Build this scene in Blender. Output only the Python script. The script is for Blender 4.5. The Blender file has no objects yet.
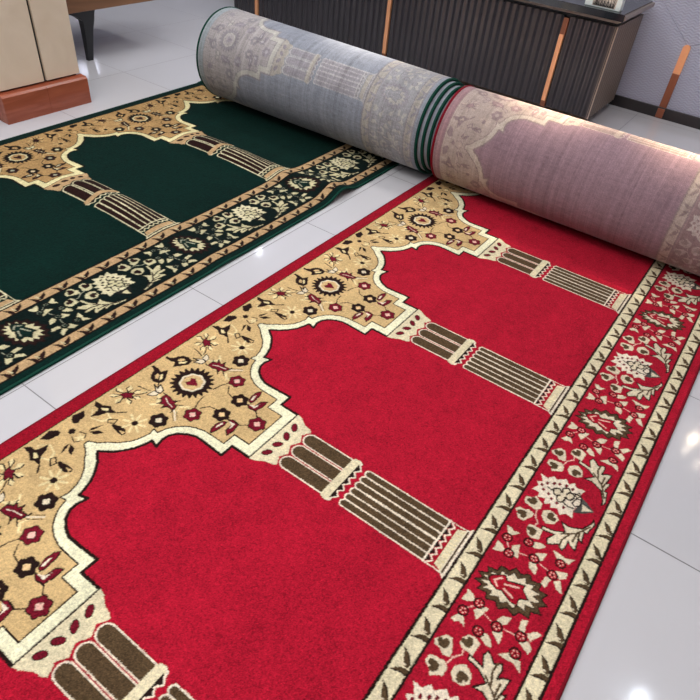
import bpy, bmesh, math
import numpy as np
from mathutils import Matrix, Vector

scene = bpy.context.scene
C = scene.collection
rng = np.random.default_rng(7)
PI = math.pi
SEE = 0.008            # pile height of the carpets: every measured height is counted from the pile

# ------------------------------------------------------------------ helpers
def tag(o, label, cat, group=None, kind=None):
    if label: o['label'] = label
    if cat: o['category'] = cat
    if group: o['group'] = group
    if kind: o['kind'] = kind
    return o

def empty(name, loc, label, cat, group=None):
    o = bpy.data.objects.new(name, None); C.objects.link(o); o.location = loc
    o.empty_display_size = .1
    return tag(o, label, cat, group)

def link(name, me, mat, parent=None):
    o = bpy.data.objects.new(name, me); C.objects.link(o)
    if mat is not None: me.materials.append(mat)
    if parent is not None:
        o.parent = parent
        o.matrix_parent_inverse = Matrix.Translation(parent.location).inverted()
    return o

def bm_obj(name, bm, mat, parent=None, smooth=False):
    me = bpy.data.meshes.new(name); bm.normal_update(); bm.to_mesh(me); bm.free()
    if smooth:
        me.polygons.foreach_set('use_smooth', [True]*len(me.polygons))
    return link(name, me, mat, parent)

def add_box(bm, x0, x1, y0, y1, z0, z1, bev=0.0):
    vs = [bm.verts.new((x, y, z)) for x in (x0, x1) for y in (y0, y1) for z in (z0, z1)]
    f = [(0,1,3,2),(4,6,7,5),(0,4,5,1),(2,3,7,6),(0,2,6,4),(1,5,7,3)]
    fs = [bm.faces.new([vs[i] for i in q]) for q in f]
    if bev:
        es = list({e for q in fs for e in q.edges})
        bmesh.ops.bevel(bm, geom=es, offset=bev, segments=2, affect='EDGES', profile=.5)

def box(name, x0, x1, y0, y1, z0, z1, mat, parent=None, bev=0.0):
    bm = bmesh.new(); add_box(bm, x0, x1, y0, y1, z0, z1, bev)
    return bm_obj(name, bm, mat, parent)

def prism(bm, pts, axis, a, b):
    """closed polygon pts (2-D) extruded from a to b along axis (0, 1, 2)"""
    def mk(p, h):
        q = list(p); q.insert(axis, h); return bm.verts.new(q)
    A = [mk(p, a) for p in pts]; B = [mk(p, b) for p in pts]; n = len(pts)
    bm.faces.new(A); bm.faces.new(B[::-1])
    for i in range(n): bm.faces.new((A[i], B[i], B[(i+1)%n], A[(i+1)%n]))
    bmesh.ops.recalc_face_normals(bm, faces=bm.faces)

def loft(bm, rings):
    R = [[bm.verts.new(p) for p in r] for r in rings]; n = len(R[0])
    for a, b in zip(R, R[1:]):
        for i in range(n): bm.faces.new((a[i], a[(i+1)%n], b[(i+1)%n], b[i]))
    bm.faces.new(R[0][::-1]); bm.faces.new(R[-1])
    bmesh.ops.recalc_face_normals(bm, faces=bm.faces)

def grid_mesh(name, P, col, mat, parent):
    """P: (ns, nt, 3) points, col: (ns, nt, 3) linear dye colours"""
    ns, nt = P.shape[:2]
    me = bpy.data.meshes.new(name)
    idx = np.arange(ns*nt, dtype=np.int32).reshape(ns, nt)
    q = np.stack([idx[:-1,:-1], idx[:-1,1:], idx[1:,1:], idx[1:,:-1]], -1).reshape(-1)
    nf = q.size//4
    me.vertices.add(ns*nt); me.vertices.foreach_set('co', P.reshape(-1).astype(np.float32))
    me.loops.add(q.size); me.loops.foreach_set('vertex_index', q)
    me.polygons.add(nf); me.polygons.foreach_set('loop_start', np.arange(0, q.size, 4, dtype=np.int32))
    try: me.polygons.foreach_set('loop_total', np.full(nf, 4, dtype=np.int32))
    except Exception: pass
    me.polygons.foreach_set('use_smooth', np.ones(nf, dtype=bool))
    me.update(calc_edges=True)
    a = me.color_attributes.new('dye', 'FLOAT_COLOR', 'POINT')
    c4 = np.ones((ns*nt, 4), np.float32); c4[:, :3] = col.reshape(-1, 3)
    a.data.foreach_set('color', c4.reshape(-1))
    return link(name, me, mat, parent)

def tube_mesh(name, path, r, mat, parent, n=8):
    path = np.asarray(path, float); m = len(path)
    tg = np.gradient(path, axis=0); tg /= np.linalg.norm(tg, axis=1)[:, None]+1e-12
    ax = np.array([1., 0, 0]); b = np.cross(tg, ax); b /= np.linalg.norm(b, axis=1)[:, None]+1e-12
    a = np.cross(b, tg)
    an = np.linspace(0, 2*PI, n, endpoint=False)
    r = np.broadcast_to(np.asarray(r, float), (m,))[:, None, None]
    V = path[:, None]+r*(np.cos(an)[None, :, None]*a[:, None]+np.sin(an)[None, :, None]*b[:, None])
    idx = np.arange(m*n).reshape(m, n); nx = np.roll(idx, -1, 1)
    F = np.stack([idx[:-1], nx[:-1], nx[1:], idx[1:]], -1).reshape(-1, 4).tolist()
    F += [idx[0][::-1].tolist(), idx[-1].tolist()]
    me = bpy.data.meshes.new(name); me.from_pydata(V.reshape(-1, 3).tolist(), [], F)
    me.polygons.foreach_set('use_smooth', [True]*len(me.polygons)); me.update()
    return link(name, me, mat, parent)

def lin(*rgb):
    return tuple((v/255/12.92 if v <= 10 else ((v/255+.055)/1.055)**2.4) for v in rgb)

def smooth(x, a, b):
    x = np.clip((x-a)/(b-a), 0, 1); return x*x*(3-2*x)

# ------------------------------------------------------------------ materials
def mat(name):
    m = bpy.data.materials.new(name); m.use_nodes = True
    nt = m.node_tree; return m, nt, nt.nodes['Principled BSDF']
def node(nt, kind, **kw):
    n = nt.nodes.new(kind)
    for k, v in kw.items():
        if k in n.inputs: n.inputs[k].default_value = v
        else: setattr(n, k, v)
    return n
def plain(name, rgb, rough=.5, metal=0., spec=.5, noise=.06, scale=30., bump=0., coat=0.):
    m, nt, b = mat(name); L = nt.links
    tc = node(nt, 'ShaderNodeTexCoord')
    nz = node(nt, 'ShaderNodeTexNoise', Scale=scale, Detail=4.)
    L.new(tc.outputs['Object'], nz.inputs['Vector'])
    mr = node(nt, 'ShaderNodeMapRange'); mr.inputs[3].default_value = 1-noise; mr.inputs[4].default_value = 1+noise
    L.new(nz.outputs[0], mr.inputs[0])
    hs = node(nt, 'ShaderNodeHueSaturation'); hs.inputs['Color'].default_value = (*rgb, 1)
    L.new(mr.outputs[0], hs.inputs['Value']); L.new(hs.outputs[0], b.inputs['Base Color'])
    b.inputs['Roughness'].default_value = rough; b.inputs['Metallic'].default_value = metal
    b.inputs['Specular IOR Level'].default_value = spec; b.inputs['Coat Weight'].default_value = coat
    if bump:
        bp = node(nt, 'ShaderNodeBump', Strength=bump, Distance=.002)
        L.new(nz.outputs[0], bp.inputs['Height']); L.new(bp.outputs[0], b.inputs['Normal'])
    return m

def carpet_mat(name, sheen, tint, rough=.95, fibre=.5, spec=.1):
    m, nt, b = mat(name); L = nt.links
    at = node(nt, 'ShaderNodeAttribute', attribute_name='dye')
    tc = node(nt, 'ShaderNodeTexCoord')
    n1 = node(nt, 'ShaderNodeTexNoise', Scale=420., Detail=2.); L.new(tc.outputs['Object'], n1.inputs['Vector'])
    mr = node(nt, 'ShaderNodeMapRange'); mr.inputs[1].default_value = .3; mr.inputs[2].default_value = .7
    mr.inputs[3].default_value = .86; mr.inputs[4].default_value = 1.14
    L.new(n1.outputs[0], mr.inputs[0])
    hs = node(nt, 'ShaderNodeHueSaturation'); L.new(at.outputs['Color'], hs.inputs['Color']); L.new(mr.outputs[0], hs.inputs['Value'])
    L.new(hs.outputs[0], b.inputs['Base Color'])
    b.inputs['Roughness'].default_value = rough; b.inputs['Specular IOR Level'].default_value = spec
    b.inputs['Sheen Weight'].default_value = sheen; b.inputs['Sheen Roughness'].default_value = .45
    b.inputs['Sheen Tint'].default_value = (*tint, 1)
    bp = node(nt, 'ShaderNodeBump', Strength=fibre, Distance=.0015)
    L.new(n1.outputs[0], bp.inputs['Height']); L.new(bp.outputs[0], b.inputs['Normal'])
    return m

# ------------------------------------------------------------------ the woven pattern: one repeat, t 0..1200 mm across, u -P/2..P/2 along
PER = 572.6
RES = .75
NT, NU = int(1200/RES), int(round(PER/RES))
PAL = 'fneKcsFtyBRrpwGqHZ'
canvas = np.zeros((NU, NT), np.uint8)
canvas_b = None
def lab(ch): return PAL.index(ch)
def _box(pts, pad):
    p = np.asarray(pts, float); return p[:, 0].min()-pad, p[:, 0].max()+pad, p[:, 1].min()-pad, p[:, 1].max()+pad
def _cells(t0, t1, u0, u1):
    i0, i1 = max(0, int(t0/RES)), min(NT, int(t1/RES)+2)
    j0, j1 = int(math.floor((u0+PER/2)/RES)), int(math.ceil((u1+PER/2)/RES))+1
    if i1 <= i0: return None
    ii = np.arange(i0, i1); jj = np.arange(j0, j1)
    return ii, jj, (ii[None, :]+.5)*RES, (jj[:, None]+.5)*RES-PER/2
def _put(ii, jj, mask, ch):
    J = (jj % NU)[:, None]+0*ii[None, :]; I = ii[None, :]+0*jj[:, None]
    canvas[J[mask], I[mask]] = lab(ch)
def fill(ch, pts):
    r = _cells(*_box(pts, 1))
    if r is None: return
    ii, jj, T, U = r; m = np.zeros((len(jj), len(ii)), bool); n = len(pts)
    for k in range(n):
        (a, b), (c, d) = pts[k], pts[(k+1) % n]
        if b == d: continue
        cr = ((b > U) != (d > U)) & (T < (c-a)*(U-b)/(d-b)+a)
        m ^= cr
    _put(ii, jj, m, ch)
def line(ch, pts, w):
    for (a, b), (c, d) in zip(pts, pts[1:]):
        r = _cells(*_box([(a, b), (c, d)], w))
        if r is None: continue
        ii, jj, T, U = r; L2 = (c-a)**2+(d-b)**2+1e-9
        k = np.clip(((T-a)*(c-a)+(U-b)*(d-b))/L2, 0, 1)
        _put(ii, jj, (T-a-k*(c-a))**2+(U-b-k*(d-b))**2 < (w/2)**2, ch)
def disc(ch, t, u, r, petals=0, depth=0., ph=0., sq=1.):
    q = _cells(t-r*1.3, t+r*1.3, u-r*1.3, u+r*1.3)
    ii, jj, T, U = q; a = np.arctan2(U-u, T-t); d = np.hypot(T-t, (U-u)/sq)
    _put(ii, jj, d < r*(1-depth+depth*np.cos(petals*(a-ph))), ch)
def mir(pts): return [(t, -u) for t, u in pts]
def both(fn, ch, pts, *a): fn(ch, pts, *a); fn(ch, mir(pts), *a)

# traced floral motifs: (label, kind, width, mirrored, points in mm)
MOTIFS = [('K','p',0,1,[(45,-26),(49,-19),(64,-19),(80,-23),(84,-17),(89,-7),(99,-21),(112,-40),(109,-55),(94,-60),(78,-56),(68,-44),(64,-33),(55,-27)]),
('t','p',0,1,[(80,-43),(78,-33),(87,-34),(94,-46),(88,-49)]),
('y','p',0,1,[(87,-31),(91,-26),(101,-38),(101,-47),(92,-37)]),
('c','p',0,1,[(103,-65),(120,-69),(115,-55),(135,-64),(138,-76),(126,-79)]),
('K','s',3,1,[(103,-65),(120,-69),(115,-55),(135,-64),(138,-76),(126,-79),(103,-65)]),
('c','p',0,1,[(117,-100),(120,-80),(135,-79),(136,-88),(128,-96)]),
('K','s',2.5,1,[(117,-100),(120,-80),(135,-79),(136,-88),(128,-96),(117,-100)]),
('K','s',3,1,[(107,-55),(120,-69)]),
('R','p',0,1,[(151,70),(150,89),(163,93),(158,103),(174,96),(176,105),(187,96),(206,98),(203,88),(199,81),(189,79),(189,68),(178,74),(166,70)]),
('K','s',2.2,1,[(151,70),(150,89),(163,93),(158,103),(174,96),(176,105),(187,96),(206,98),(203,88),(199,81),(189,79),(189,68),(178,74),(166,70),(151,70)]),
('w','s',2,1,[(160,79),(174,86),(195,90)]),
('K','s',3,1,[(163,93),(158,105)]),
('K','s',3,1,[(185,90),(177,109)]),
('K','s',3,1,[(183,74),(193,63)]),
('K','s',3,1,[(196,79),(210,70)]),
('K','s',3,1,[(201,90),(205,104)]),
('K','s',3,1,[(155,86),(147,94)]),
('K','s',3,1,[(151,70),(142,71)]),
('c','s',4,1,[(206,94),(232,115)]),
('K','s',1.5,1,[(203,98),(229,118)]),
('K','s',1.5,1,[(210,91),(234,110)]),
('y','p',0,1,[(91,138),(108,138),(113,150),(99,150)]),
('K','s',3.4,1,[(91,138),(108,138),(111,146)]),
('y','p',0,1,[(94,128),(107,116),(118,119),(110,128)]),
('K','s',2.6,1,[(94,128),(107,116),(114,118)]),
('K','s',2.4,1,[(94,128),(110,128)]),
('y','p',0,1,[(87,122),(87,106),(96,99),(100,109)]),
('K','s',3.4,1,[(87,122),(87,106),(93,101)]),
('y','p',0,1,[(76,124),(63,117),(63,104),(76,109)]),
('K','s',2.6,1,[(76,124),(63,117),(63,109)]),
('K','s',2.4,1,[(76,124),(76,109)]),
('y','p',0,1,[(70,133),(53,140),(43,131),(56,126)]),
('K','s',3.4,1,[(70,133),(53,140),(46,134)]),
('y','p',0,1,[(72,142),(64,158),(52,161),(55,150)]),
('K','s',2.6,1,[(72,142),(64,158),(57,160)]),
('K','s',2.4,1,[(72,142),(55,150)]),
('y','p',0,1,[(82,144),(89,157),(83,169),(74,160)]),
('K','s',3.4,1,[(82,144),(89,157),(86,165)]),
('R','p',0,1,[(72,128),(68,143),(77,141),(86,145),(91,136),(102,131),(92,126),(92,116),(81,123)]),
('K','s',2,1,[(72,128),(68,143),(77,141),(86,145),(91,136),(102,131),(92,126),(92,116),(81,123),(72,128)]),
('K','s',3,1,[(78,94),(96,91),(112,86)]),
('K','s',3,1,[(97,119),(109,102),(112,93)]),
('K','s',3,1,[(78,52),(92,59)]),
('K','p',0,1,[(42,192),(54,204),(68,204),(72,211),(76,232),(88,217),(93,201),(113,185),(94,185),(84,180),(67,190)]),
('K','s',4,1,[(112,184),(126,170)]),
('y','p',0,1,[(71,198),(79,201),(92,195),(86,188)]),
('K','p',0,1,[(119,229),(106,252),(109,262),(116,247)]),
('K','p',0,1,[(111,262),(128,260),(140,243),(125,246)]),
('t','p',0,1,[(113,210),(120,219),(134,210),(130,198)]),
('K','s',3,1,[(113,210),(120,219),(134,210),(130,198),(113,210)]),
('K','p',0,1,[(135,219),(158,223),(174,223),(178,215),(168,206),(152,206),(131,214)]),
('t','p',0,1,[(158,217),(173,220),(173,212)]),
('y','s',6,1,[(179,185),(194,193)]),
('y','s',6,1,[(179,177),(194,172)]),
('y','s',6,1,[(173,171),(179,156)]),
('y','s',6,1,[(164,170),(158,155)]),
('y','s',6,1,[(158,175),(142,168)]),
('y','s',6,1,[(158,184),(142,189)]),
('y','s',6,1,[(164,190),(157,205)]),
('y','s',6,1,[(172,191),(179,206)]),
('K','p',0,1,[(161,175),(161,185),(170,188),(176,184),(175,175),(168,172)]),
('K','p',0,1,[(56,304),(42,316),(45,327),(49,344),(66,333),(67,319),(71,311),(65,303)]),
('R','p',0,1,[(319,43),(312,61),(314,80),(322,90),(328,75),(330,51),(328,41)]),
('K','s',2.4,1,[(319,43),(312,61),(314,80),(322,90),(328,75),(330,51),(328,41),(319,43)]),
('w','p',0,1,[(320,48),(317,63),(320,72),(325,52)]),
('R','p',0,1,[(324,33),(342,39),(344,62),(357,71),(359,50),(354,30),(335,26)]),
('K','s',2.4,1,[(324,33),(342,39),(344,62),(357,71),(359,50),(354,30),(335,26),(324,33)]),
('w','p',0,1,[(328,35),(343,42),(347,53),(347,34)]),
('K','s',2.8,1,[(225,17),(229,40),(240,60)]),
('K','s',2.8,1,[(247,49),(261,31),(288,25)]),
('K','s',2.8,1,[(339,26),(357,29),(370,17)]),
('c','p',0,1,[(985,213),(986,226),(996,230),(1004,241),(1012,234),(1023,228),(1023,211),(1013,203),(1000,206),(991,207)]),
('B','p',0,1,[(1010,215),(1000,212),(991,215),(989,220),(992,225),(997,225),(996,231),(1000,234),(1006,233),(1011,226)]),
('c','p',0,1,[(979,180),(985,189),(996,189),(1004,196),(1018,192),(1016,180),(1005,159),(993,160),(987,170)]),
('B','p',0,1,[(1002,186),(1007,177),(1005,167),(1000,165),(995,167),(994,172),(989,170),(985,173),(984,179),(991,185)]),
('c','p',0,1,[(1032,199),(1031,213),(1041,224),(1059,221),(1067,211),(1063,195),(1047,185),(1038,192)]),
('B','p',0,1,[(1043,201),(1041,212),(1046,220),(1051,221),(1055,218),(1055,212),(1060,212),(1063,208),(1062,202),(1053,199)]),
('c','p',0,1,[(1019,147),(1020,160),(1028,164),(1036,164),(1049,165),(1051,137),(1037,131),(1026,135)]),
('B','p',0,1,[(1039,156),(1041,146),(1037,137),(1031,136),(1027,139),(1028,145),(1022,145),(1019,149),(1020,154),(1029,158)]),
('p','s',2.5,1,[(1018,207),(1022,189),(1033,175),(1031,164)]),
('p','s',2,1,[(1019,189),(1024,188)]),
('c','p',0,1,[(983,127),(993,129),(1000,123),(1013,127),(1006,116),(1000,110),(992,111)]),
('c','p',0,1,[(982,55),(985,65),(982,82),(995,78),(1005,69),(1000,61),(989,56)]),
('c','p',0,1,[(1012,87),(1024,101),(1030,81),(1034,67),(1022,69)]),
('c','p',0,1,[(1046,115),(1047,127),(1059,133),(1070,131),(1062,118),(1052,112)]),
('c','p',0,1,[(1058,103),(1078,117),(1077,97),(1071,89)]),
('c','p',0,1,[(1056,76),(1068,80),(1075,72),(1077,56),(1061,63)]),
('c','p',0,1,[(1107,91),(1129,101),(1130,87),(1119,77)]),
('c','p',0,1,[(1102,73),(1095,64),(1093,47),(1104,41),(1105,57),(1108,70)]),
('c','p',0,1,[(1112,66),(1122,76),(1136,51),(1124,52)]),
('c','p',0,1,[(1084,134),(1103,133),(1113,131),(1130,140),(1123,121),(1112,122),(1099,119)]),
('p','s',2,1,[(1030,81),(1047,86)]),
('p','s',2,1,[(1074,85),(1095,82)]),
('p','s',2,1,[(1000,90),(1008,80)]),
('o','f',10,1,[(996,100)]),
('o','f',10,1,[(1014,68)]),
('o','f',10,1,[(1037,118)]),
('o','f',10,1,[(1061,89)]),
('o','f',10,1,[(1105,78)]),
('o','f',10,1,[(1109,113)]),
('c','p',0,1,[(1129,262),(1135,250),(1130,228),(1129,218),(1122,218),(1127,188),(1118,194),(1122,161),(1111,165),(1102,174),(1103,154),(1099,144),(1087,154),(1079,146),(1069,139),(1064,151),(1073,171),(1045,166),(1045,175),(1069,179),(1090,192),(1073,212),(1090,209),(1115,221),(1128,247)]),
('K','s',3,1,[(1129,262),(1135,250),(1130,228),(1129,218),(1122,218),(1127,188),(1118,194),(1122,161),(1111,165),(1102,174),(1103,154),(1099,144),(1087,154),(1079,146),(1069,139),(1064,151),(1073,171),(1045,166),(1045,175),(1069,179),(1090,192),(1073,212),(1090,209),(1115,221),(1128,247),(1129,262)]),
('B','s',4,1,[(1128,238),(1111,204),(1084,182)]),
('B','s',4,1,[(1111,204),(1110,179)]),
('B','s',4,1,[(1098,189),(1090,167),(1092,149)]),
('B','s',4,1,[(1115,212),(1117,196)]),
('w','p',0,0,[(987,253),(995,272),(987,281),(999,288),(987,307),(1004,305),(1014,320),(1023,314),(1031,322),(1040,330),(1050,320),(1060,332),(1067,321),(1087,326),(1082,308),(1092,294),(1087,270),(1083,255),(1089,235),(1073,238),(1063,226),(1053,239),(1040,231),(1036,242),(1025,231),(1021,247),(1006,240),(1004,254)]),
('G','p',0,0,[(1085,303),(1101,296),(1123,281),(1101,260),(1084,251),(1087,270)]),
('c','p',0,0,[(1095,286),(1119,281),(1099,266)]),
('R','p',0,0,[(997,276),(998,284),(1004,282),(1003,274)]),
('R','p',0,0,[(1005,288),(1007,297),(1013,295),(1012,286)]),
('R','p',0,0,[(1018,296),(1020,305),(1026,303),(1024,294)]),
('R','p',0,0,[(1029,303),(1031,312),(1037,309),(1035,301)]),
('R','p',0,0,[(1043,309),(1045,317),(1051,315),(1049,306)]),
('R','p',0,0,[(1058,309),(1060,317),(1066,315),(1064,306)]),
('R','p',0,0,[(1005,265),(1006,273),(1012,271),(1011,263)]),
('R','p',0,0,[(1018,261),(1020,269),(1026,267),(1024,259)]),
('R','p',0,0,[(1029,252),(1031,260),(1036,258),(1035,250)]),
('R','p',0,0,[(1043,249),(1045,257),(1051,255),(1049,247)]),
('R','p',0,0,[(1059,248),(1061,256),(1067,254),(1065,245)]),
('c','p',0,0,[(1044,288),(1045,280),(1040,272),(1034,271),(1029,276),(1028,285),(1032,292),(1039,294)]),
('K','s',3.6,0,[(1044,288),(1045,280),(1040,272),(1034,271),(1029,276),(1028,285),(1032,292),(1039,294),(1044,288)]),
('c','p',0,0,[(1060,303),(1061,294),(1056,286),(1050,285),(1045,290),(1044,299),(1049,306),(1055,308)]),
('K','s',3.6,0,[(1060,303),(1061,294),(1056,286),(1050,285),(1045,290),(1044,299),(1049,306),(1055,308),(1060,303)]),
('c','p',0,0,[(1057,276),(1057,267),(1053,260),(1046,258),(1041,263),(1041,272),(1045,279),(1052,281)]),
('K','s',3.6,0,[(1057,276),(1057,267),(1053,260),(1046,258),(1041,263),(1041,272),(1045,279),(1052,281),(1057,276)]),
('c','p',0,0,[(1072,295),(1072,286),(1068,278),(1061,277),(1056,282),(1056,291),(1060,298),(1067,300)]),
('K','s',3.6,0,[(1072,295),(1072,286),(1068,278),(1061,277),(1056,282),(1056,291),(1060,298),(1067,300),(1072,295)]),
('c','p',0,0,[(1041,282),(1051,292),(1059,284),(1050,275)]),
('w','p',0,0,[(1074,274),(1078,292),(1089,294),(1091,277),(1083,269)]),
('K','s',3.2,0,[(1074,274),(1078,292),(1089,294),(1091,277),(1083,269),(1074,274)]),
('c','p',0,0,[(1072,299),(1078,311),(1084,305),(1079,294)]),
('K','s',2.6,0,[(1072,299),(1078,311),(1084,305),(1079,294),(1072,299)]),
('K','s',3.4,0,[(1057,263),(1070,259),(1082,262)]),
('K','s',3.4,0,[(1062,299),(1075,305),(1087,302)]),
('K','s',3,0,[(1013,282),(1024,278),(1027,288)]),
('B','p',0,0,[(981,29),(996,23),(1002,48),(1016,37),(1030,46),(1046,52),(1053,46),(1068,52),(1072,42),(1085,44),(1091,34),(1104,38),(1107,26),(1120,23),(1115,8),(1126,-1),(1117,-8),(1123,-17),(1115,-24),(1114,-37),(1100,-35),(1103,-45),(1091,-36),(1087,-48),(1080,-41),(1068,-54),(1062,-45),(1050,-52),(1044,-42),(1032,-46),(1027,-36),(1014,-40),(999,-50),(1000,-34),(983,-31),(992,-14),(979,-7),(990,6)]),
('K','s',2.5,0,[(981,29),(996,23),(1002,48),(1016,37),(1030,46),(1046,52),(1053,46),(1068,52),(1072,42),(1085,44),(1091,34),(1104,38),(1107,26),(1120,23),(1115,8),(1126,-1),(1117,-8),(1123,-17),(1115,-24),(1114,-37),(1100,-35),(1103,-45),(1091,-36),(1087,-48),(1080,-41),(1068,-54),(1062,-45),(1050,-52),(1044,-42),(1032,-46),(1027,-36),(1014,-40),(999,-50),(1000,-34),(983,-31),(992,-14),(979,-7),(990,6),(981,29)]),
('c','p',0,0,[(992,13),(1006,15),(1012,29),(1027,30),(1042,33),(1062,36),(1077,30),(1091,26),(1101,12),(1101,-3),(1105,-9),(1090,-14),(1089,-26),(1077,-33),(1063,-35),(1050,-39),(1037,-37),(1022,-31),(1000,-27),(1001,-15),(987,-8)]),
('r','p',0,0,[(1004,-8),(1009,3),(1030,18),(1038,9),(1071,22),(1070,11),(1087,-3),(1071,-12),(1074,-28),(1060,-28),(1037,-17),(1029,-21),(1014,-16)]),
('K','s',2.5,0,[(1004,-8),(1009,3),(1030,18),(1038,9),(1071,22),(1070,11),(1087,-3),(1071,-12),(1074,-28),(1060,-28),(1037,-17),(1029,-21),(1014,-16),(1004,-8)]),
('p','s',4,0,[(1026,-14),(1016,-5),(1027,8)]),
('p','s',4,0,[(1037,-1),(1062,9)]),
('p','s',4,0,[(1040,-11),(1061,-18)])]

def draw_pattern():
    HP = PER/2
    fill('f', [(0, -HP-1), (1200, -HP-1), (1200, HP+1), (0, HP+1)])
    # spandrel: tan ground, pale frame, black lines
    outer = [(133,HP),(134,280),(152,271),(171,254),(190,239),(206,219),(214,201),(219,180),(215,163),(230,166),(236,146),(247,128),(264,111),(285,100),(306,94),(330,93),(368,93),(368,58),(414,58)]
    inner = [(173,HP),(176,283),(187,275),(197,268),(212,251),(227,229),(236,205),(239,190),(260,196),(254,173),(256,156),(267,139),(286,126),(306,118),(330,118),(388,121),(388,86),(440,86)]
    o2 = outer+mir(outer)[::-1]; i2 = inner+mir(inner)[::-1]
    fill('F', [(38, HP+1)]+[(t, u) for t, u in i2]+[(38, -HP-1)])
    fill('t', [(38, HP+1)]+[(t, u) for t, u in o2]+[(38, -HP-1)])
    both(line, 'K', inner, 7.); both(line, 'K', outer, 3.2)
    line('K', [(414, -58), (414, 58)], 3.2)
    fill('e', [(-1, -HP-1), (38, -HP-1), (38, HP+1), (-1, HP+1)]); line('K', [(38.5, -HP-2), (38.5, HP+2)], 3.)
    fill('f', [(1177, -HP-1), (1201, -HP-1), (1201, HP+1), (1177, HP+1)])
    # pale brocade in the tan ground
    for sg in (-1, 1):
        for pts in ([(95, 110), (120, 100), (150, 120), (165, 105), (150, 85), (120, 80)], [(60, 215), (80, 235), (110, 225), (120, 205), (90, 195)], [(215, 100), (235, 80), (225, 60), (205, 75)]):
            fill('y', [(t, sg*u) for t, u in pts])
            fill('t', [(t*.82+pts[0][0]*.18+3, sg*(u*.82+pts[0][1]*.18)) for t, u in pts])
    # great rosette
    T0 = 168
    disc('K', T0, 0, 56, 21, .10); disc('c', T0, 0, 33, 8, .04); disc('t', T0, 0, 27, 8, .04)
    fill('R', [(T0-8, 0), (T0-14, 10), (T0-4, 15), (T0+6, 9), (T0+20, 0), (T0+6, -9), (T0-4, -15), (T0-14, -10)])
    disc('K', T0-26, 0, 2, 1, 0)
    # traced motifs
    def shape(kind, ch, w, pts):
        (fill(ch, pts) if kind == 'p' else line(ch, pts, w))
    for ch, kind, w, m, pts in MOTIFS:
        if pts[0][0] > 900: continue
        shape(kind, ch, w, pts)
        if m: shape(kind, ch, w, mir(pts))
    for t, u, ch, cc, r in ((249, 76, 'R', 'p', 19), (301, 31, 'K', 'q', 19), (203, 139, 'K', 'c', 20)):
        for sg in (-1, 1):
            disc('K', t, sg*u, r+4, 6, .09); disc(ch, t, sg*u, r+1.8, 6, .09, .0); disc('K', t, sg*u, 10, 4, .1); disc(cc, t, sg*u, 8.5, 4, .12)
    disc('K', 386, 0, 24, 6, .09); disc('R', 386, 0, 21.5, 6, .09); disc('p', 386, 0, 8.5, 4, .12)
    # axis motifs of the arch head
    disc('K', 82, HP, 9, 6, .1); disc('y', 112, HP, 12, 5, .3)
    for sg in (-1, 1): line('K', [(96, sg*(HP-10)), (112, sg*(HP-16)), (120, sg*(HP-6))], 2.5)
    # column -------------------------------------------------
    cap = [(441, 88), (455, 84), (464, 78), (476, 71), (492, 68)]
    fill('s', cap+[(501, 62), (496, 48), (489, 42), (501, 22), (489, 0), (501, -22), (489, -42), (496, -48), (501, -62)]+mir(cap)[::-1])
    line('K', [(440, -88), (440, 88)], 3.6)
    for sg in (-1, 1):
        for t, u, a in ((464, 16, 2.3), (461, 49, 2.2)):
            pts = [(t+13*math.cos(q)*math.cos(a)-7.5*math.sin(q)*math.sin(a), sg*(u+13*math.cos(q)*math.sin(a)+7.5*math.sin(q)*math.cos(a))) for q in np.linspace(0, 2*PI, 12)[:-1]]
            fill('R', pts); line('K', pts+[pts[0]], 1.4)
    for u0 in (-41.5, 0, 41.5):
        def lobe(ch, h, t0):
            q = [(t0+h-h*math.cos(a), u0+h*math.sin(a)) for a in np.linspace(-PI/2, PI/2, 13)]
            fill(ch, [(626, u0-h)]+q+[(626, u0+h)])
        lobe('r', 22.5, 493); lobe('w', 19.5, 497); lobe('B', 16.2, 500.5)
    fill('f', [(560, 63.5), (624, 63.5), (624, 66), (560, 66)]); fill('f', [(560, -63.5), (624, -63.5), (624, -66), (560, -66)])
    fill('s', [(624, -58), (628, -65), (640, -68), (652, -60), (650, 0), (652, 60), (640, 68), (628, 65), (624, 58)])
    zr = [(659 if k % 2 else 649, 55-k*11.) for k in range(11)]
    fill('K', [(640, 58)]+zr+[(640, -58)]); line('w', [(640, 66), (649, 62)]+zr+[(649, -62), (640, -66)], 3.6)
    fill('s', [(624, -58), (628, -65), (640, -67), (644, -62), (644, 62), (640, 67), (628, 65), (624, 58)])
    fill('w', [(672, -59), (672, 59), (886, 60), (886, -60)])
    for k in range(6):
        uc = -48.3+k*19.3
        disc('w', 677, uc, 9.6); disc('B', 678.5, uc, 7.6)
        fill('B', [(678, uc-7.8), (678, uc+7.8), (880, uc+8.), (880, uc-8.)])
    fill('w', [(700, -2.6), (880, -2.6), (880, 2.6), (700, 2.6)])
    fill('r', [(885, -58), (885, 58), (906, 59), (906, -59)])
    zz = [(889 if k % 2 == 0 else 898, -56.4+k*9.4) for k in range(13)]
    line('w', zz, 3.4); line('w', [(882.5, -60), (882.5, 60)], 3.4)
    for k in range(6): fill('K', [(884.5, -47+k*18.8-8.4), (884.5, -47+k*18.8+8.4), (895, -47+k*18.8)])
    fill('s', [(904, -50), (904, 50), (922, 58), (922, -58)])
    for k in range(9): line('y', [(905, -44+k*11), (920, -50+k*12.5)], 1.2)
    fill('w', [(922, -60), (922, 60), (936, 74), (936, -74)]); fill('B', [(923.5, -58), (923.5, 58), (927.5, 61), (927.5, -61)])
    for sg in (-1, 1): line('w', [(884, sg*59), (908, sg*59), (922, sg*60)], 2.6)
    # border -------------------------------------------------
    fill('n', [(936, -HP-1), (1177, -HP-1), (1177, HP+1), (936, HP+1)])
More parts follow.
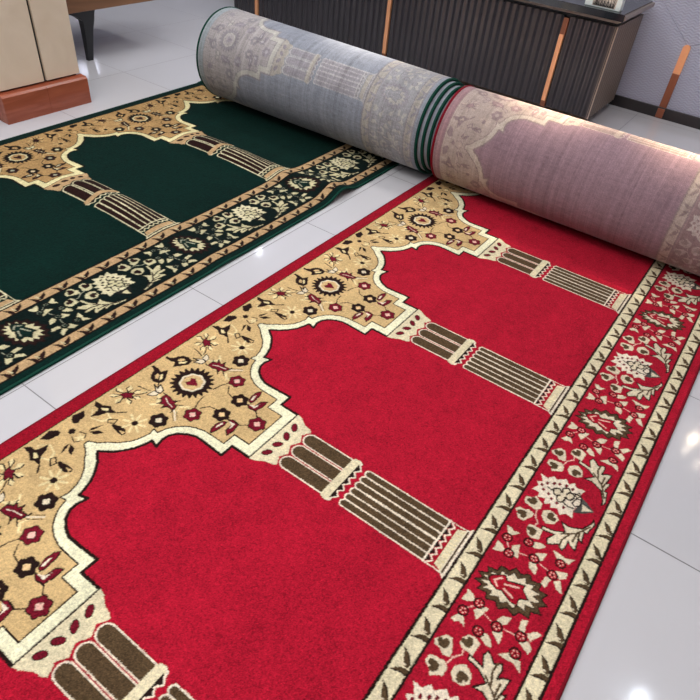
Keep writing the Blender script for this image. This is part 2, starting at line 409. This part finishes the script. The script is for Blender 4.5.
    for a, b in ((936, 974), (1141, 1176)):
        fill('s', [(a, -HP-1), (b, -HP-1), (b, HP+1), (a, HP+1)])
        for t in (a, b): line('K', [(t, -HP-2), (t, HP+2)], 5.4)
        for k in range(8):
            u = -HP+PER/8*(k+.5)-3; h = 1 if a > 1000 else 1
            m = (a+b)/2+1
            fill('B', [(m-11, u+26), (m+2, u+20), (m+13, u+5), (m+12, u-3), (m+2, u-1), (m-3, u+9)])
            fill('B', [(m-13, u-20), (m+1, u-15), (m+15, u-14), (m+15, u-4), (m+6, u-4), (m-3, u-9)])
            line('K', [(m-11, u+26), (m+2, u+20), (m+13, u+5)], 2.4); line('K', [(m-13, u-20), (m+1, u-15), (m+15, u-14)], 2.4); line('c', [(m-8, u-1), (m+6, u+2)], 3.)
    def toothed(ch, t0, u0, a, b, n, dep, rot, egg=.12):
        q = []
        for k in range(2*n):
            f = k*PI/n+.05; s = 1 if k % 2 else 1-dep
            x = a*s*math.cos(f); y = b*s*math.sin(f)*(1+egg*math.cos(f))
            q.append((t0+x*math.cos(rot)-y*math.sin(rot), u0+x*math.sin(rot)+y*math.cos(rot)))
        fill(ch, q); return q
    rt = math.radians(17)
    q = toothed('B', 1052, -4, 72, 51, 15, .2, rt); line('K', q+[q[0]], 2.6)
    toothed('K', 1050, -4, 60, 39, 15, .26, rt); toothed('c', 1050, -4, 57.5, 37, 15, .26, rt)
    for ch, kind, w, m, pts in MOTIFS:
        if pts[0][0] <= 900: continue
        if ch in 'Bc' and kind == 'p' and not m and len(pts) > 18: continue
        if ch == 'K' and kind == 's' and not m and len(pts) > 30: continue
        if kind == 'f':
            for s in ((1, -1) if m else (1,)):
                t, u = pts[0][0], pts[0][1]*s
                disc('K', t, u, w+1.6); disc('r', t, u, w-1.6)
                for a in range(5): disc('p', t+5*math.cos(a*1.257), u+5*math.sin(a*1.257), 1.5)
                disc('K', t, u, 2.)
            continue
        shape(kind, ch, w, pts)
        if m: shape(kind, ch, w, mir(pts))
draw_pattern()

def sample(s, t, pal, wob=.9):
    """dye colours at carpet coordinates (s along, t across, metres): mean of 3x3 knots, the outlines wobble by a knot"""
    n, m = len(s), len(t)
    S, T = np.meshgrid(s*1000, t*1000, indexing='ij')
    S = S+rng.normal(0, wob*.45, (n, m)); T = T+rng.normal(0, wob*.45, (n, m))
    out = np.zeros((n, m, 3)); cnt = 0
    for a in (-.35, .35):
        for b in (-.35, .35):
            j = np.floor((S+a+PER/2)/RES).astype(int) % int(round(PER/RES))
            i = np.clip(np.floor((T+b)/RES).astype(int), 0, NT-1)
            out += pal[canvas[j, i]]; cnt += 1
    return out/cnt
def lowfreq(n, m, cs, cm):
    g = rng.normal(0, 1, (n//cs+3, m//cm+3))
    y = np.arange(n)/cs; x = np.arange(m)/cm; y0 = y.astype(int); x0 = x.astype(int)
    fy = (y-y0)[:, None]; fx = (x-x0)[None, :]; fy = fy*fy*(3-2*fy); fx = fx*fx*(3-2*fx)
    return (g[y0][:, x0]*(1-fy)*(1-fx)+g[y0+1][:, x0]*fy*(1-fx)+g[y0][:, x0+1]*(1-fy)*fx+g[y0+1][:, x0+1]*fy*fx)

def palette(d): return np.array([lin(*d[ch]) for ch in PAL])
RED = dict(f=(165,20,43), n=(160,20,42), e=(140,12,32), K=(34,20,17), c=(214,200,172), s=(216,204,170), F=(228,224,190), t=(198,168,118), y=(220,202,152), B=(80,63,43),
           R=(106,18,34), r=(158,18,38), p=(226,178,162), w=(226,212,190), G=(74,74,70), q=(226,190,140), H=(0,0,0), Z=(0,0,0))
GREEN = dict(f=(2,30,25), n=(5,19,17), e=(6,28,24), K=(20,12,10), c=(192,184,146), s=(174,144,106), F=(210,200,152), t=(160,128,84), y=(184,154,106), B=(36,18,16),
           R=(40,16,16), r=(8,32,26), p=(150,150,128), w=(204,196,160), G=(24,24,22), q=(196,176,140), H=(0,0,0), Z=(0,0,0))
REDBACK = dict(f=(140,115,123), n=(140,118,118), e=(152,120,124), K=(138,120,120), c=(166,150,145), s=(172,156,146), F=(178,165,154), t=(166,150,142), y=(172,154,144), B=(142,124,120),
           R=(148,124,124), r=(146,112,118), p=(168,148,148), w=(180,166,160), G=(136,118,116), q=(172,152,142), H=(0,0,0), Z=(0,0,0))
GREENBACK = dict(f=(134,138,148), n=(146,145,148), e=(134,142,146), K=(136,131,136), c=(168,164,158), s=(165,159,151), F=(174,171,164), t=(156,150,150), y=(160,154,151), B=(144,140,146),
           R=(138,131,138), r=(144,144,148), p=(158,155,158), w=(174,172,172), G=(138,138,140), q=(164,158,155), H=(0,0,0), Z=(0,0,0))

# ------------------------------------------------------------------ carpets
TH = SEE
def build_carpet(root, pal, back, flat_xy, s0, contact, yc, Rf, roll_x, phase, bumps, step, sheets, bind_m, pile_m, back_m, telescope, turns, back_label):
    """pile: the unrolled length; rolled_end: the sheet wound up, backing outwards; binding: the two oversewn edges"""
    t = np.linspace(0, 1.2, int(1.2/step)+1)
    s = np.arange(s0, contact+step, step)
    S, T = np.meshgrid(s, t, indexing='ij')
    X, Y = flat_xy(S, T)
    col = sample(s, t, pal)
    lum = col.mean(-1)
    Z = TH+bumps(S, T)+rng.normal(0, .00025, S.shape)
    dark = lum < .02
    if sheets == 'red': Z = Z-.0007*dark
    mott = 1+.05*lowfreq(len(s), len(t), 90, 40)+.045*lowfreq(len(s), len(t), 14, 12)+.09*lowfreq(len(s), len(t), 2, 2)+rng.normal(0, 1, S.shape)*(.24-.16*smooth(lum, .05, .35))
    col = col*np.clip(mott, .5, 1.7)[..., None]
    P = np.stack([X, Y, Z], -1)
    # cut edges down to the floor
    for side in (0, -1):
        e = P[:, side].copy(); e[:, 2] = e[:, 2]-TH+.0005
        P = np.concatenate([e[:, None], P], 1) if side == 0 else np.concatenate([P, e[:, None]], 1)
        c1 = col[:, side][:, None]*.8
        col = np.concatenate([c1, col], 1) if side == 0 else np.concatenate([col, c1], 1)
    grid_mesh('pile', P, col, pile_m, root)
    # the roll
    def sheet(th, tt, inset):
        TT = np.meshgrid(th, tt, indexing='ij'); A, B = TT
        R = Rf(B); r = R-.0092*A/(2*PI)-inset
        k = smooth(A, .25, 2.5)
        xf, yf = flat_xy(contact+0*A, B)
        xr = roll_x(B)+telescope(A, B)
        return np.stack([xf*(1-k)+xr*k, yc(B)+r*np.sin(A), R-r*np.cos(A)], -1)
    st2 = step*1.25
    t2 = np.linspace(0, 1.2, int(1.2/st2)+1)
    Rm = float(Rf(np.array(.6)))
    th1 = np.arange(0, 2*PI*1.12, st2/Rm); th2 = np.arange(th1[-1], 2*PI*turns, .07)
    tha = np.concatenate([th1, th2[1:]])
    sb = phase+tha*Rm
    cb = sample(sb, t2, back, 1.8)
    n, m = cb.shape[:2]
    streak = 1+.05*rng.normal(0, 1, (1, m))+.05*lowfreq(n, m, 220, 5)+.05*lowfreq(n, m, 60, 3)+rng.normal(0, .07, (n, m))+.05*lowfreq(n, m, 3, 5)+.03*rng.normal(0, 1, (n, 1))
    cb = cb*np.clip(streak, .6, 1.4)[..., None]
    outer = sheet(tha, t2, 0.)
    thc = np.linspace(0, 2*PI*turns, int(turns*90)); tc_ = np.linspace(0, 1.2, 41)
    inner = sheet(thc, tc_, TH*.9)
    ro = grid_mesh('rolled_end', outer, cb, back_m, root); ro['label'] = back_label
    grid_mesh('rolled_pile', inner, np.broadcast_to(pal[0], (len(thc), len(tc_), 3)), pile_m, root)
    for side in (0, -1):
        tv = np.array([t[side]])
        flat = np.stack([X[::8, side], Y[::8, side], TH*.57+bumps(S, T)[::8, side]], -1)
        roll = sheet(np.linspace(0.02, 2*PI*turns, int(turns*100)), tv, TH*.45)[:, 0]
        path = np.concatenate([flat[:-1], roll]); rad = np.full(len(path), .0068); rad[:len(flat)] = .0045
        tube_mesh('binding', path, rad, bind_m, root)

red_pile = carpet_mat('red_wool_pile', .05, (1, .5, .6), fibre=.7)
green_pile = carpet_mat('green_wool_pile', .015, (.6, .9, .8), fibre=.4)
red_back = carpet_mat('mauve_woven_backing', .25, (1, .9, .85), fibre=.6)
green_back = carpet_mat('grey_woven_backing', .25, (1, 1, 1), fibre=.6)
red_bind = plain('crimson_binding_yarn', lin(116, 13, 30), .85, spec=.15, scale=300, noise=.25)
green_bind = plain('green_binding_yarn', lin(10, 58, 46), .85, spec=.15, scale=300, noise=.25)

PM = PER/1000
rc = empty('prayer_carpet', (.6, .6, 0), 'red prayer carpet with cream arches and brown columns, rolled up at its far end', 'carpet', None)
def red_flat(S, T): return T+0*S, S+0*T
def zero(S, T): return 0*S
build_carpet(rc, palette(RED), palette(REDBACK), red_flat, -.75, 2.118, lambda B: 2.118+0*B, lambda B: .189+0*B,
             lambda B: .050+B*.951, 5.5*PM-4.5*.189, zero, .0018, 'red', red_bind, red_pile, red_back, lambda A, B: 0*A, 7, 'mauve woven backing wound into a roll')

gx, gy, ga, gs1, gs2 = -1.42567, 1.00642, .01092, 1.0585, 1.0416
gc = empty('prayer_carpet', (gx+.6, gy+.4, 0), 'dark green prayer carpet with tan arches, lying along the left of the red one', 'carpet', None)
def green_flat(S, T):
    t, s = T*gs1, S*gs2
    return gx+math.cos(ga)*t-math.sin(ga)*s, gy+math.sin(ga)*t+math.cos(ga)*s
def green_bumps(S, T):
    r0 = np.exp(-((S-0*PM)/.062)**2)*.030*smooth(T, .30, .60)*(1-.85*smooth(T, .70, 1.0))
    r1 = np.exp(-((S-1.0*PM-.045*smooth(T, .8, 1.1))/.062)**2)*(.030*smooth(T, .30, .60)*(1-.5*smooth(T, .7, .95)*(1-smooth(T, .98, 1.15))))
    return r0+r1
def green_tel(A, B):
    st = .024*smooth(A, 5.6, 6.6)+.024*smooth(A, 11.9, 12.9)+.016*smooth(A, 18.2, 19.2)
    return st
contact_g = (2.12-gy)/gs2
build_carpet(gc, palette(GREEN), palette(GREENBACK), green_flat, -1.75, contact_g, lambda B: 2.121+0*B, lambda B: .204-.011*B/1.2,
             lambda B: -1.205+B*.983, 2*PM-4.0*.2, green_bumps, .0025, 'green', green_bind, green_pile, green_back, green_tel, 6, 'grey woven backing wound into a roll')

# ------------------------------------------------------------------ the room
def floor_mat():
    m, nt, b = mat('polished_porcelain_tiles'); L = nt.links
    geo = node(nt, 'ShaderNodeNewGeometry'); sep = node(nt, 'ShaderNodeSeparateXYZ'); L.new(geo.outputs['Position'], sep.inputs[0])
    def M(op, a, b_=None):
        n = node(nt, 'ShaderNodeMath', operation=op)
        for i, v in enumerate((a, b_)):
            if v is None: continue
            if isinstance(v, (int, float)): n.inputs[i].default_value = v
            else: L.new(v, n.inputs[i])
        return n.outputs[0]
    def joint(sock, off, pitch, w):
        a = M('DIVIDE', M('SUBTRACT', sock, off), pitch); f = M('FRACT', a); g = M('ABSOLUTE', M('SUBTRACT', f, .5))
        return M('GREATER_THAN', g, .5-w/pitch/2), M('FLOOR', a)
    jx, cx_ = joint(sep.outputs['X'], -.135, .56, .0030); jy, cy_ = joint(sep.outputs['Y'], .308, .553, .0030)
    j = M('MAXIMUM', jx, jy)
    cid = M('ADD', M('MULTIPLY', cx_, 12.9898), M('MULTIPLY', cy_, 78.233)); rnd = M('FRACT', M('MULTIPLY', M('SINE', cid), 437.58))
    nz = node(nt, 'ShaderNodeTexNoise', Scale=2.2, Detail=5.); L.new(geo.outputs['Position'], nz.inputs['Vector'])
    v = M('ADD', M('MULTIPLY', nz.outputs[0], .07), M('ADD', M('MULTIPLY', rnd, .03), .935))
    hs = node(nt, 'ShaderNodeHueSaturation'); hs.inputs['Color'].default_value = (*FLOORC, 1); L.new(v, hs.inputs['Value'])
    mx = node(nt, 'ShaderNodeMix', data_type='RGBA'); L.new(j, mx.inputs[0]); L.new(hs.outputs[0], mx.inputs[6]); mx.inputs[7].default_value = (.16, .155, .16, 1)
    L.new(mx.outputs[2], b.inputs['Base Color'])
    L.new(M('ADD', M('MULTIPLY', j, .5), .075), b.inputs['Roughness'])
    b.inputs['Specular IOR Level'].default_value = 1.
    bp = node(nt, 'ShaderNodeBump', Strength=.5, Distance=.001); bp.invert = True
    L.new(j, bp.inputs['Height']); L.new(bp.outputs[0], b.inputs['Normal'])
    return m
FLOORC = (.56, .555, .58)

def struct(o): o['kind'] = 'structure'; return o
struct(box('floor', -6.5, 4.5, -4.5, 3.9, -.05, 0, floor_mat()))
ceil_m = plain('white_ceiling_paint', (.8, .8, .8), .9, noise=.02)
struct(box('ceiling', -6.5, 4.5, -4.5, 3.9, 3.0, 3.05, ceil_m))

def wallpaper():
    m, nt, b = mat('wavy_embossed_wallpaper'); L = nt.links
    geo = node(nt, 'ShaderNodeNewGeometry')
    mp = node(nt, 'ShaderNodeMapping'); mp.inputs['Scale'].default_value = (1, 1, 1)
    L.new(geo.outputs['Position'], mp.inputs['Vector'])
    sep = node(nt, 'ShaderNodeSeparateXYZ'); L.new(mp.outputs[0], sep.inputs[0])
    def M(op, a, b_=None):
        n = node(nt, 'ShaderNodeMath', operation=op)
        for i, v in enumerate((a, b_)):
            if v is None: continue
            if isinstance(v, (int, float)): n.inputs[i].default_value = v
            else: L.new(v, n.inputs[i])
        return n.outputs[0]
    nz = node(nt, 'ShaderNodeTexNoise', Scale=9., Detail=2.); L.new(geo.outputs['Position'], nz.inputs['Vector'])
    x = sep.outputs['X']; z = sep.outputs['Z']
    wav = M('MULTIPLY', M('SINE', M('ADD', M('MULTIPLY', x, 2*PI/.038), M('MULTIPLY', nz.outputs[0], 3.))), .0042)
    h = M('SINE', M('ADD', M('MULTIPLY', M('ADD', z, wav), 2*PI/.0135), M('MULTIPLY', nz.outputs[0], 3.)))
    mr = node(nt, 'ShaderNodeMapRange'); mr.inputs[1].default_value = -1; mr.inputs[3].default_value = .88; mr.inputs[4].default_value = 1.05
    L.new(h, mr.inputs[0])
    hs = node(nt, 'ShaderNodeHueSaturation'); hs.inputs['Color'].default_value = (.42, .43, .54, 1); L.new(mr.outputs[0], hs.inputs['Value'])
    L.new(hs.outputs[0], b.inputs['Base Color']); b.inputs['Roughness'].default_value = .6
    bp = node(nt, 'ShaderNodeBump', Strength=.5, Distance=.002); L.new(h, bp.inputs['Height']); L.new(bp.outputs[0], b.inputs['Normal'])
    return m
WY = 3.70
wp = wallpaper()
# the back wall stands in panels that meet on slanting grooves above the copper strip
bm = bmesh.new()
g = .0016
A0, A1, APX, B1 = (.487-.137*9.2, .404+.12*9.2), (.35, .524), (.532, .366), (.532+2.3, .366+1.05)
add_box(bm, -6.5, 4.5, WY+.006, WY+.2, 0, 3.0)
lx, lz = .532-.9, .366+.79
rx, rz = .532+1.6, .366+.73
prism(bm, [(-6.5, .05), (.532-g, .05), (.532-g, .366), (lx-g, lz), (lx-g, 3.0), (-6.5, 3.0)], 1, WY, WY+.0065)
prism(bm, [(.532+g, .05), (4.5, .05), (4.5, rz), (rx, rz), (.532+g, .366-g)], 1, WY, WY+.0065)
prism(bm, [(.532, .366+g*2), (rx, rz+g*2), (4.5, rz+g*2), (4.5, 3.0), (lx+g, 3.0), (lx+g, lz+g)], 1, WY, WY+.0065)
struct(bm_obj('wall_back', bm, wp))
base_m = plain('black_skirting_lacquer', lin(30, 29, 32), .35, spec=.5)
struct(box('baseboard_back', -6.5, 4.5, WY-.014, WY-.0003, 0, .056, base_m, None, .002))
white_w = plain('white_wall_paint', (.72, .72, .74), .8, noise=.03)
struct(box('wall_left', -6.7, -6.5, -4.5, 3.9, 0, 3.0, white_w))
struct(box('wall_right', 4.5, 4.7, -4.5, 3.9, 0, 3.0, white_w))
struct(box('wall_front', -6.5, 4.5, -4.7, -4.5, 0, 3.0, white_w))

copper = plain('brushed_copper', lin(246, 176, 128), .45, metal=.5, noise=.08, scale=60)
copper_d = plain('dark_and_shaded_copper', lin(150, 98, 76), .35, metal=1., noise=.08, scale=60)
bm = bmesh.new()
cap = [(.530+.019*math.cos(a), .356+.019*math.sin(a)) for a in np.linspace(0, PI, 13)]
prism(bm, [(.549, .232)]+cap+[(.511, .232)], 1, WY-.008, WY+.004)
tr = struct(bm_obj('trim_1', bm, copper))
tb = bmesh.new(); add_box(tb, .511, .5495, WY-.0085, WY+.004, .0565, .2315, .001); struct(bm_obj('trim_3', tb, copper_d))  # lower half of the same strip, its shade put into a darker copper
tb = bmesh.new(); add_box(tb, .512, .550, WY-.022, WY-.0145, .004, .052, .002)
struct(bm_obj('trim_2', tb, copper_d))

# ------------------------------------------------------------------ sideboard
lacq = plain('charcoal_ribbed_lacquer', lin(46, 43, 48), .28, spec=.6, noise=.08, scale=14)
side_m = plain('bronze_side_lacquer', lin(122, 108, 98), .30, metal=.2, noise=.05, scale=14)
top_m = plain('dark_glossy_stone_top', lin(26, 27, 32), .08, spec=.7, noise=.15, scale=8)
rim_m = plain('bronze_edge_band', lin(140, 124, 114), .30, metal=.3, noise=.05)
SX0, SX1, SY0, SY1, SZ0, SZ1 = -2.20, .278, 3.20, 3.635, .042, .478
sb = empty('sideboard', ((SX0+SX1)/2, 3.42, 0), 'long charcoal ribbed sideboard with copper handles behind the rolled carpets', 'sideboard')
box('body', SX0+.004, SX1-.014, SY0+.024, SY1, SZ0, SZ1, lacq, sb)
# plinth: a tapered block set back under the body
bm = bmesh.new()
loft(bm, [[(SX0+.06, 3.30, 0), (SX1-.045, 3.30, 0), (SX1-.045, 3.57, 0), (SX0+.06, 3.57, 0)],
          [(SX0+.02, 3.25, .041), (SX1-.012, 3.25, .041), (SX1-.012, 3.60, .041), (SX0+.02, 3.60, .041)]])
bm_obj('plinth', bm, rim_m, sb)
def ribbed(name, x0, x1, parent):
    """door front whose ribs run upright: a wave profile, extruded"""
    n = max(2, int(round((x1-x0)/.040))); pts = []
    for i in range(n*8+1):
        x = x0+(x1-x0)*i/(n*8); ph = i/8*2*PI
        pts.append((x, SY0+.0055*(1-math.cos(ph))))
    pts += [(x1, SY0+.024), (x0, SY0+.024)]
    bm = bmesh.new(); prism(bm, pts, 2, SZ0+.003, SZ1-.004)
    return bm_obj(name, bm, lacq, parent)
HX = [-1.993, -.985, .028]
edges = [SX0, *HX, SX1]
for a, b in zip(edges, edges[1:]):
    l = a+(.016 if a != SX0 else .002); r = b-(.016 if b != SX1 else .002)
    ribbed('door', l, r, sb)
# ribbed right side panel
n = 11; pts = []
for i in range(n*8+1):
    y = SY0+.004+(SY1-SY0-.004)*i/(n*8); pts.append((SX1-.003*(1-math.cos(i/8*2*PI)), y))
pts += [(SX1-.014, SY1), (SX1-.014, SY0+.004)]
bm = bmesh.new(); prism(bm, pts, 2, SZ0, SZ1-.002); bm_obj('side_panel', bm, side_m, sb)
edge_m = plain('pale_gold_edge', lin(196, 176, 160), .3, metal=.8)
box('edge_strip', SX1-.004, SX1+.0008, SY0-.002, SY0+.003, SZ0, SZ1-.003, edge_m, sb)
# top: recessed neck, then a slab with an undercut rim
box('neck', SX0+.015, SX1-.02, SY0+.03, SY1, SZ1, .494, base_m, sb)
x0, x1, y0, y1 = SX0-.035, SX1+.030, SY0-.055, SY1+.02
bm = bmesh.new()
loft(bm, [[(x0+.03, y0+.038, .492), (x1-.034, y0+.038, .492), (x1-.034, y1, .492), (x0+.03, y1, .492)],
          [(x0, y0, .515), (x1, y0, .515), (x1, y1, .515), (x0, y1, .515)],
          [(x0, y0, .534), (x1, y0, .534), (x1, y1, .534), (x0, y1, .534)]])
tp = bm_obj('countertop', bm, rim_m, sb)
bm = bmesh.new(); prism(bm, [(x0+.001, y0-.001), (x1-.012, y0-.001), (x1-.012, y1-.012), (x0+.001, y1-.012)], 2, .533, .5405)
tp2 = bm_obj('stone_slab', bm, top_m, sb)
bm = bmesh.new(); add_box(bm, x0, x1-.004, y0-.003, y0+.001, .510, .5395); bm_obj('front_rail', bm, top_m, sb)
for hx in HX:
    bm = bmesh.new(); add_box(bm, hx-.014, hx+.009, SY0-.010, SY0+.008, SZ0+.030, SZ1-.085, .002)
    h = bm_obj('handle', bm, copper, sb)
    bm = bmesh.new(); add_box(bm, hx-.015, hx+.012, SY0-.006, SY0+.012, SZ1-.086, SZ1-.010, .002)
    e = bm_obj('handle_bracket', bm, copper_d, h)
    bm = bmesh.new(); add_box(bm, hx-.015, hx+.012, SY0-.006, SY0+.012, SZ0, SZ0+.029, .002)
    bm_obj('handle_foot', bm, copper_d, h)
    box('door_gap', hx+.009, hx+.016, SY0+.012, SY0+.024, SZ0, SZ1-.004, base_m, sb)

# ------------------------------------------------------------------ printed white box on the sideboard
paper = plain('white_printed_card', lin(226, 236, 234), .4, noise=.03)
band_m = plain('beige_print', lin(214, 204, 192), .5, noise=.25, scale=120)
ink = plain('black_print', lin(22, 22, 24), .5)
bx = empty('printed_box', (.195, 3.24, .5405), 'white box with black reed drawing standing on the sideboard near its right corner', 'box')
BX0, BX1, BY0, BY1, BZ = .096, .266, 3.176, 3.22, .541
box('carton', BX0, BX1, BY0, BY1, BZ, BZ+.15, paper, bx, .003)
box('printed_band', BX0+.036, BX1-.024, BY0-.0008, BY0+.001, BZ+.006, BZ+.12, band_m, bx)
bm = bmesh.new()
for i in range(34):
    x = BX0+.042+(BX1-BX0-.072)*((i*.618) % 1); h = .018+.028*((i*.37) % 1); dx = .012*(((i*.71) % 1)-.5)
    w = .0016
    prism(bm, [(x-w, BZ+.008), (x+w, BZ+.008), (x+dx+w*.4, BZ+.008+h), (x+dx-w*.4, BZ+.008+h)], 1, BY0-.0016, BY0-.0006)
prism(bm, [(BX0+.055, BZ+.050), (BX0+.09, BZ+.044), (BX1-.03, BZ+.047), (BX1-.03, BZ+.052), (BX0+.1, BZ+.052), (BX0+.06, BZ+.056)], 1, BY0-.0016, BY0-.0006)
bm_obj('reed_drawing', bm, ink, bx)

# ------------------------------------------------------------------ clad pillar
marble, nt_, b_ = mat('cream_polished_marble')
tc = node(nt_, 'ShaderNodeTexCoord'); nz = node(nt_, 'ShaderNodeTexNoise', Scale=3.2, Detail=6., Distortion=1.6)
nt_.links.new(tc.outputs['Object'], nz.inputs['Vector'])
cr = node(nt_, 'ShaderNodeValToRGB'); nt_.links.new(nz.outputs[0], cr.inputs[0])
cr.color_ramp.elements[0].position = .3; cr.color_ramp.elements[0].color = (*lin(222, 204, 182), 1)
cr.color_ramp.elements[1].position = .7; cr.color_ramp.elements[1].color = (*lin(236, 220, 200), 1)
nt_.links.new(cr.outputs[0], b_.inputs['Base Color']); b_.inputs['Roughness'].default_value = .22

def wood_mat(name, c0, c1, scale, rough, axis):
    m, nt, b = mat(name); L = nt.links
    tc = node(nt, 'ShaderNodeTexCoord'); mp = node(nt, 'ShaderNodeMapping'); L.new(tc.outputs['Object'], mp.inputs[0])
    s = [scale*9]*3; s[axis] = scale; mp.inputs['Scale'].default_value = s
    nz = node(nt, 'ShaderNodeTexNoise', Scale=1., Detail=6., Distortion=.8); L.new(mp.outputs[0], nz.inputs['Vector'])
    cr = node(nt, 'ShaderNodeValToRGB'); L.new(nz.outputs[0], cr.inputs[0])
    cr.color_ramp.elements[0].position = .32; cr.color_ramp.elements[0].color = (*c0, 1)
    cr.color_ramp.elements[1].position = .68; cr.color_ramp.elements[1].color = (*c1, 1)
    L.new(cr.outputs[0], b.inputs['Base Color']); b.inputs['Roughness'].default_value = rough
    return m
redwood = wood_mat('reddish_plinth_wood', lin(138, 68, 46), lin(168, 92, 66), 3., .25, 1)
px = -1.60
pl = empty('pillar', (-1.85, 1.38, 0), 'square pillar clad in cream marble panels above a reddish wooden plinth', 'pillar')
box('core', -2.00, px-.014, 1.205, 1.560, .10, 2.995, base_m, pl)
for a, b in ((1.186, 1.392), (1.406, 1.571)):
    box('marble_panel', px-.020, px, a, b, .125, 2.98, marble, pl, .002)
for a, b in ((-2.02, -1.82), (-1.80, px-.021)):
    box('marble_panel', a, b, 1.186, 1.2045, .125, 2.98, marble, pl, .002)
for a, b in ((1.168, 1.376), (1.377, 1.582)):
    bm = bmesh.new()
    prism(bm, [(px-.0145, 0), (-1.566, 0), (-1.566, .108), (-1.574, .116), (px-.0145, .118)], 1, a, b)
    bm_obj('plinth_block', bm, redwood, pl)
box('plinth_block', -2.03, px-.015, 1.168, 1.2045, 0, .117, redwood, pl, .003)

# ------------------------------------------------------------------ wooden cabinet on dark legs, behind the pillar
walnut = wood_mat('brown_cabinet_wood', lin(112, 76, 52), lin(146, 104, 74), 2., .4, 1)
legm = plain('black_painted_leg', lin(34, 35, 38), .35, spec=.5)
tb_ = empty('low_cabinet', (-2.28, 1.6, 0), 'brown wooden cabinet on tapered black legs behind the marble pillar', 'cabinet')
box('case', -2.50, -2.045, .55, 2.43, .242, .70, walnut, tb_, .004)
def leg(x, y, dy):
    bm = bmesh.new()
    def ring(cx, cy, hx, hy, z): return [(cx-hx, cy-hy, z), (cx+hx, cy-hy, z), (cx+hx, cy+hy, z), (cx-hx, cy+hy, z)]
    loft(bm, [ring(x, y, .012, .014, 0), ring(x, y+.006*dy, .015, .019, .07), ring(x, y+.014*dy, .018, .026, .15), ring(x, y+.02*dy, .020, .034, .195),
              ring(x, y+.004*dy, .021, .055, .222), ring(x, y-.02*dy, .022, .085, .2415)])
    return bm_obj('leg', bm, legm, tb_)
for x in (-2.078, -2.45):
    leg(x, 1.958, 1); leg(x, .95, -1)

# ------------------------------------------------------------------ light: ceiling panels, warm spots, lamps on the wall
def area(name, loc, sx, sy, power, col, rot=(0, 0, 0), spread=PI):
    l = bpy.data.lights.new(name, 'AREA'); l.shape = 'RECTANGLE'; l.size = sx; l.size_y = sy; l.energy = power; l.color = col; l.spread = spread
    o = bpy.data.objects.new(name, l); C.objects.link(o); o.location = loc; o.rotation_euler = rot
    return o
def point(name, loc, r, power, col):
    l = bpy.data.lights.new(name, 'POINT'); l.shadow_soft_size = r; l.energy = power; l.color = col
    o = bpy.data.objects.new(name, l); C.objects.link(o); o.location = loc; return o
def spot(name, loc, to, power, col, size, blend=.6, r=.05):
    l = bpy.data.lights.new(name, 'SPOT'); l.energy = power; l.color = col; l.spot_size = size; l.spot_blend = blend; l.shadow_soft_size = r
    o = bpy.data.objects.new(name, l); C.objects.link(o); o.location = loc
    d = Vector(to)-Vector(loc); o.rotation_euler = d.to_track_quat('-Z', 'Y').to_euler(); return o
area('ceiling_panel', (.35, -.1, 2.96), 1.7, 1.6, 60, (1, .98, .97))
area('ceiling_panel', (-1.75, 1.2, 2.96), 1.5, 2.4, 66, (.95, .97, 1))
area('ceiling_panel', (.2, -2.2, 2.96), 2.4, 1.0, 24, (1, .98, .96))
area('ceiling_panel', (-.6, 3.1, 2.96), 3.2, .4, 36, (1, .97, .94))
spot('ceiling_spot', (1.15, 3.45, 2.9), (.92, 2.32, .18), 2800, (1, .80, .56), math.radians(15.5), 1.)
spot('ceiling_spot', (.45, 3.45, 2.9), (.42, 2.32, .18), 2200, (1, .82, .60), math.radians(15.5), 1.)
spot('ceiling_spot', (-.5, 3.45, 2.9), (-.45, 2.32, .18), 1200, (1, .90, .78), math.radians(15.5), 1.)
point('wall_lamp', (1.55, 3.62, 1.88), .026, .9, (1, .82, .58))
point('wall_lamp', (1.55, 3.62, 1.99), .012, .16, (1, .85, .66))
point('wall_lamp', (1.66, 3.62, 2.06), .014, .2, (1, .84, .64))
point('ceiling_lamp', (1.95, 2.33, 2.90), .05, 1.7, (.80, .88, 1))
point('wall_lamp', (-2.37, 3.6, 2.07), .022, .7, (.86, .92, 1))

area('display_light', (-4.80, 3.68, 1.05), .15, .10, .30, (1, 1, 1), (PI/2, 0, 0))
area('display_light', (-4.60, 3.68, .97), .12, .10, .24, (1, 1, 1), (PI/2, 0, 0))
w = bpy.data.worlds.new('world'); scene.world = w; w.use_nodes = True
bg = w.node_tree.nodes['Background']; bg.inputs[0].default_value = (.8, .85, 1, 1); bg.inputs[1].default_value = .5

# ------------------------------------------------------------------ camera
f, yaw, pitch, roll = 620.290, -.550326, .708712, .113304
cy_, sy_, cp, sp = math.cos(yaw), math.sin(yaw), math.cos(pitch), math.sin(pitch)
fwd = Vector((sy_*cp, cy_*cp, -sp)); right = Vector((cy_, -sy_, 0)); up = right.cross(fwd)
r2 = right*math.cos(roll)+up*math.sin(roll); u2 = -right*math.sin(roll)+up*math.cos(roll)
cam = bpy.data.cameras.new('camera'); co = bpy.data.objects.new('camera', cam); C.objects.link(co)
R = Matrix((r2, u2, -fwd)).transposed().to_4x4()
co.matrix_world = Matrix.Translation((1.07479, -.16783, 1.11367+SEE)) @ R
cam.sensor_width = 36; cam.lens = f/700*36; cam.clip_start = .02
scene.camera = co
scene.view_settings.view_transform = 'Standard'; scene.view_settings.look = 'None'
scene.view_settings.exposure = 0.0; scene.view_settings.gamma = 1; scene.view_settings.use_curve_mapping = False
